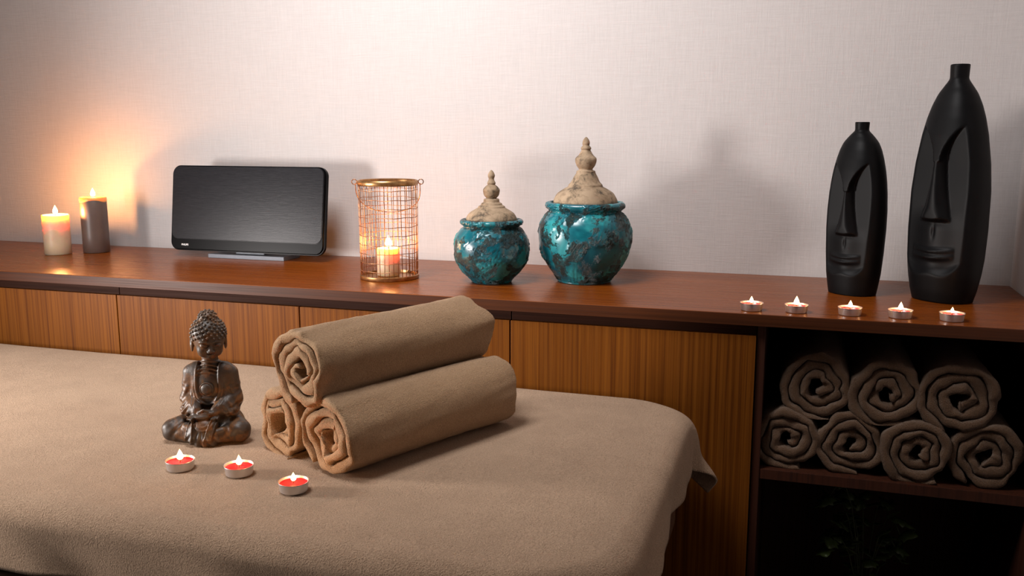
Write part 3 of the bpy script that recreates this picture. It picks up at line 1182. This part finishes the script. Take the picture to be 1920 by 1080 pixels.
def statue(X, Y, Z):
    # crossed legs
    f = ell(X, Y, Z, (0, 12, 26), (42, 27, 28))
    for s in (-1, 1):
        f = smin(f, cap(X, Y, Z, (s * 26, 8, 22), (s * 50 - 4, -13, 18), 19, 16.5), 6)
        f = smin(f, cap(X, Y, Z, (s * 50 - 4, -14, 15), (-s * 4, -33, 12), 14, 9), 5)
    # feet resting on the opposite calves
    f = smin(f, cap(X, Y, Z, (-12, -34, 20), (-30, -24, 26), 5.5, 6.5), 3)
    f = smin(f, cap(X, Y, Z, (10, -36, 18), (26, -30, 22), 5, 6), 3)
    # torso
    tor = ell(X, Y, Z, (0, 8, 55), (31, 20, 30))
    tor = smin(tor, ell(X, Y, Z, (0, 7, 88), (31, 19, 28)), 10)
    tor = smin(tor, cap(X, Y, Z, (-21, 9, 104), (21, 9, 104), 13, 13), 8)
    tor = smin(tor, cap(X, Y, Z, (0, 7, 108), (0, 5, 130), 13, 11.5), 5)
    f = smin(f, tor, 6)
    # arms and wide sleeves
    arms = None
    for s in (-1, 1):
        a = cap(X, Y, Z, (s * 29, 8, 101), (s * 33.5, 8, 62), 11.5, 11.5)
        a = smin(a, cap(X, Y, Z, (s * 33.5, 6, 60), (s * 14, -22, 48), 12, 8), 5)
        a = smin(a, ell(X, Y, Z, (s * 31, -4, 47), (13, 17, 10)), 5)
        arms = a if arms is None else np.minimum(arms, a)
    folds = (np.sin(Z * .42 + np.abs(X) * .55 + 1.6 * np.sin(Y * .14 + Z * .05)) * .55 + .25 * np.sin(Z * .9 - Y * .5)) * sstep(96, 78, Z)
    arms = arms - folds * sstep(22, 34, np.abs(X))
    f = smin(f, arms, 3.0)
    # robe: everything outside the U-shaped neckline stands proud, with a rolled hem
    uh = np.where(Z > 84, np.abs(X) - (17 - .03 * (Z - 84)), np.sqrt(X ** 2 + ((Z - 84) * .62) ** 2) - 17)
    front = sstep(10, 0, Y) * sstep(52, 60, Z) * sstep(126, 118, Z)
    f = f - front * (2.2 * sstep(-1, 1.5, uh) + 1.5 * np.exp(-(uh / 1.3) ** 2) + .9 * np.exp(-((uh - 5.5) / 1.0) ** 2) * sstep(92, 80, Z) + .8 * np.exp(-((uh - 10) / 1.1) ** 2) * sstep(80, 70, Z))
    # inner shirt with rows of small folds at the throat
    inner = front * sstep(1, -2, uh)
    f = f - inner * .7 * np.sin(Z * 1.15 + .02 * X * X) * sstep(98, 106, Z)
    f = f - inner * 1.0 * np.exp(-((Z - 66) / 1.2) ** 2)
    # hands in the lap
    f = smin(f, ell(X, Y, Z, (-4, -28, 43), (15, 9, 4.6)), 2.5)
    f = smin(f, ell(X, Y, Z, (4, -26, 48), (14, 8, 4)), 1.5)
    for i in range(4):
        f = smin(f, cap(X, Y, Z, (6 - i * .6, -33 + i * 3.4, 44.5), (-13, -32 + i * 3.2, 44.5), 2.3, 1.9), .8)
        f = smin(f, cap(X, Y, Z, (-4, -30 + i * 3.2, 49.5), (13, -31 + i * 3.2, 49), 2.2, 1.8), .8)
    f = smin(f, cap(X, Y, Z, (-8, -30, 49), (0, -33, 54), 2.2, 1.8), 1)
    f = smin(f, cap(X, Y, Z, (8, -30, 50), (1, -33, 54), 2.2, 1.8), 1)
    # cloth falling between the legs, pleated
    sk = ell(X, Y, Z, (0, -33, 10), (24, 11, 14))
    sk = smin(sk, ell(X, Y, Z, (0, -30, 26), (17, 12, 14)), 5)
    sk = sk - .9 * np.sin(np.arctan2(X, 40 - Z) * 22) * sstep(26, 12, Z)
    f = smin(f, sk, 2.5)
    rad = np.sqrt(X ** 2 + (Z - 42) ** 2)
    f = f - 1.2 * np.exp(-((rad - 12) / 1.3) ** 2) * sstep(-28, -32, Y) * sstep(40, 34, Z)
    f = f - 1.0 * np.exp(-((rad - 17) / 1.2) ** 2) * sstep(-28, -32, Y) * sstep(40, 34, Z)
    # two flat sash ends
    for (x0, x1, z0) in ((-19, -24, 8), (17, 8, 10)):
        tz = np.clip((42 - Z) / 34, 0, 1)
        xc = x0 + (x1 - x0) * tz if x0 > 0 else x0 - 2 * tz
        w = 4.6 + 1.6 * tz
        band = sstep(w + .7, w - .7, np.abs(X - xc)) * sstep(z0 - 1, z0 + 1, Z) * sstep(45, 41, Z) * sstep(-14, -22, Y)
        f = f - band * (3.0 + .8 * (np.abs(X - xc) > w - 1.6))
    # knee drapery
    kf = np.sin((Z * .3 + np.abs(X) * .30 + Y * .12) * 1.1 + np.sin(X * .2)) * .35 * sstep(24, 32, np.abs(X)) * sstep(46, 38, Z)
    f = f - kf
    # head
    x, y, z = head_xf(X, Y, Z)
    hd = ell(x, y, z, (0, 3, 32), (23.5, 26, 26))
    hd = smin(hd, ell(x, y, z, (0, -4, 20), (18, 18.5, 19)), 6)
    hd = smin(hd, ell(x, y, z, (0, -15, 6.5), (7, 6, 5)), 5)
    for s in (-1, 1):
        hd = smin(hd, ell(x, y, z, (s * 10, -12, 14), (8, 8, 9)), 4)
        hd = smax(hd, -ell(x, y, z, (s * 8.8, -25, 26.0), (6.5, 4.6, 4.2)), 2.5)       # sockets
        hd = smin(hd, ell(x, y, z, (s * 8.8, -19.2, 24.5), (5.6, 3.6, 3.4)), 1.0)      # lowered lids
        # brow arches
        bz = 30.5 - .035 * (np.abs(x) - 9) ** 2
        hd = hd - 1.1 * np.exp(-((z - bz) / 1.1) ** 2) * sstep(1.5, 4, x * s) * sstep(17, 14, x * s) * (y < 0)
        hd = hd + .9 * np.exp(-((z - 22.8) / .55) ** 2) * sstep(3.5, 5, x * s) * sstep(15, 12, x * s) * (y < -14)
        # long ears
        er = ell(x, y, z, (s * 23.8, 4, 22), (3.0, 6.5, 14))
        er = smax(er, -ell(x, y, z, (s * 27, 2, 25), (2.6, 3.6, 7)), 1)
        hd = smin(hd, er, 1.6)
        hd = smin(hd, ell(x, y, z, (s * 3.3, -23.2, 15.6), (2.3, 2.6, 2.1)), 1.2)      # nostrils
    hd = smin(hd, cap(x, y, z, (0, -20, 28), (0, -24.5, 16.8), 2.0, 2.9), 2.2)
    hd = smin(hd, ell(x, y, z, (0, -20.3, 10.6), (6.2, 3.0, 1.5)), .8)
    hd = smin(hd, ell(x, y, z, (0, -19.8, 7.8), (5.0, 3.0, 1.7)), .8)
    # hair cap and top knot
    hair = ell(x, y, z, (0, 5, 34.5), (25, 26.5, 26))
    hl = 33.5 - .26 * np.clip(y + 12, 0, 100) - .010 * x * x * (y < 10)
    hair = smax(hair, (hl - z) * .8, 1.2)
    hair = smin(hair, ell(x, y, z, (0, 8, 58), (13, 13.5, 11.5)), 3.5)
    hd = smin(hd, hair, .8)
    f = smin(f, hd, 2.0)
    return smax(f, -Z, .8)


body = implicit('figure', statue, (-72, -50, -3), (72, 45, 201), 1.0, M['bronze'], bu, smooth_it=1)
# snail curls over hair and top knot
bm = bmesh.new()
rnd = random.Random(3)
GA = PI * (3 - 5 ** .5)
for (c, rad_, cnt, zlo) in (((0, 5, 34.5), (25, 26.5, 26), 230, None), ((0, 8, 58), (13, 13.5, 11.5), 70, 60)):
    for i in range(cnt):
        zz_ = 1 - 2 * (i + .5) / cnt
        rr_ = math.sqrt(1 - zz_ * zz_)
        a = i * GA
        p = (c[0] + rad_[0] * rr_ * math.cos(a), c[1] + rad_[1] * rr_ * math.sin(a), c[2] + rad_[2] * zz_)
        hl = 33.5 - .26 * max(p[1] + 12, 0) - (.010 * p[0] ** 2 if p[1] < 10 else 0)
        if zlo is None:
            if p[2] < hl - .5:
                continue
            if (p[0] / 12) ** 2 + ((p[1] - 8) / 12.5) ** 2 < 1 and p[2] > 50:
                continue
        elif p[2] < zlo - 2:
            continue
        q = head_to_body(*p)
        s_ = (2.5 if zlo is None else 2.2) * rnd.uniform(.92, 1.08)
        bmesh.ops.create_icosphere(bm, subdivisions=1, radius=s_ * .001, matrix=Matrix.Translation(Vector(q) * .001))
tag(obj('hair_curls', bm, M['bronze'], bu), kind='stuff')
# medallion on the chest
bm = lathe(smooth_prof([(0, .0042), (.004, .0040), (.0072, .0026), (.0088, .0012), (.0098, .0016), (.0106, .0010), (.0108, -.002)], 4), 32, cap=False)
md = obj('medallion', bm, M['bronze'], bu)
md.location = (0, -.0135, .080)
md.rotation_euler = (R(92), 0, 0)

# ------------------------------------------------------------------ plant on the bottom shelf
pl = empty('potted_ivy', (.150, 1.76, .118), label='small leafy green plant in the dark at the bottom of the open shelf', cat='plant')
obj('pot', lathe([(0, 0), (.045, 0), (.048, .003), (.060, .095), (.064, .097), (.064, .108), (.058, .108), (.054, .092), (0, .090)], 40), M['pot'], pl, sharp=40)


def leaf_bm():
    bm = bmesh.new()
    out = [(0, 0), (.35, -.10), (.55, .10), (.42, .30), (.62, .52), (.34, .60), (.22, .84), (0, 1.05)]
    pts = [Vector((x, y, -.10 * abs(x) - .18 * y * y)) for x, y in out]
    mid = [bm.verts.new(Vector((0, y, .04 - .18 * y * y))) for y in (0, .1, .3, .52, .75, 1.05)]
    Rv = [bm.verts.new(p) for p in pts[1:-1]]
    Lv = [bm.verts.new(Vector((-p.x, p.y, p.z))) for p in pts[1:-1]]
    for side in (Rv, Lv):
        bm.faces.new((mid[0], side[0], side[1], mid[1]))
        bm.faces.new((mid[1], side[1], side[2], mid[2]))
        bm.faces.new((mid[2], side[2], side[3], mid[3]))
        bm.faces.new((mid[3], side[3], side[4], mid[4]))
        bm.faces.new((mid[4], side[4], side[5], mid[5]))
    for v in bm.verts:
        v.co *= .034
    return bm


rnd = random.Random(12)
lf = None
for i in range(16):
    a = rnd.uniform(0, 2 * PI)
    reach = rnd.uniform(.02, .095)
    hgt = rnd.uniform(.18, .335)
    pts = []
    for k in range(7):
        u = k / 6
        pts.append(Vector((math.cos(a) * reach * u ** 1.3 * 1.15, math.sin(a) * reach * u ** 1.3, .085 + hgt * math.sin(u * 2.0) * .98)))
    obj('stem', tube(pts, .0011, 5), M['stem'], pl)
    for k in (2, 3, 4, 5, 6):
        if lf is None:
            lf = obj('leaf', leaf_bm(), M['leaf'], pl)
            sm = lf.modifiers.new('thickness', 'SOLIDIFY')
            sm.thickness = .0005
            o = lf
        else:
            o = lf.copy()
            C.objects.link(o)
        o.location = pts[k] + Vector((rnd.uniform(-.004, .004), rnd.uniform(-.004, .004), .001))
        s = rnd.uniform(.55, 1.1)
        o.scale = (s, s, s)
        o.rotation_euler = (rnd.uniform(-.5, .9), rnd.uniform(-.5, .5), a - PI / 2 + rnd.uniform(-1.3, 1.3))
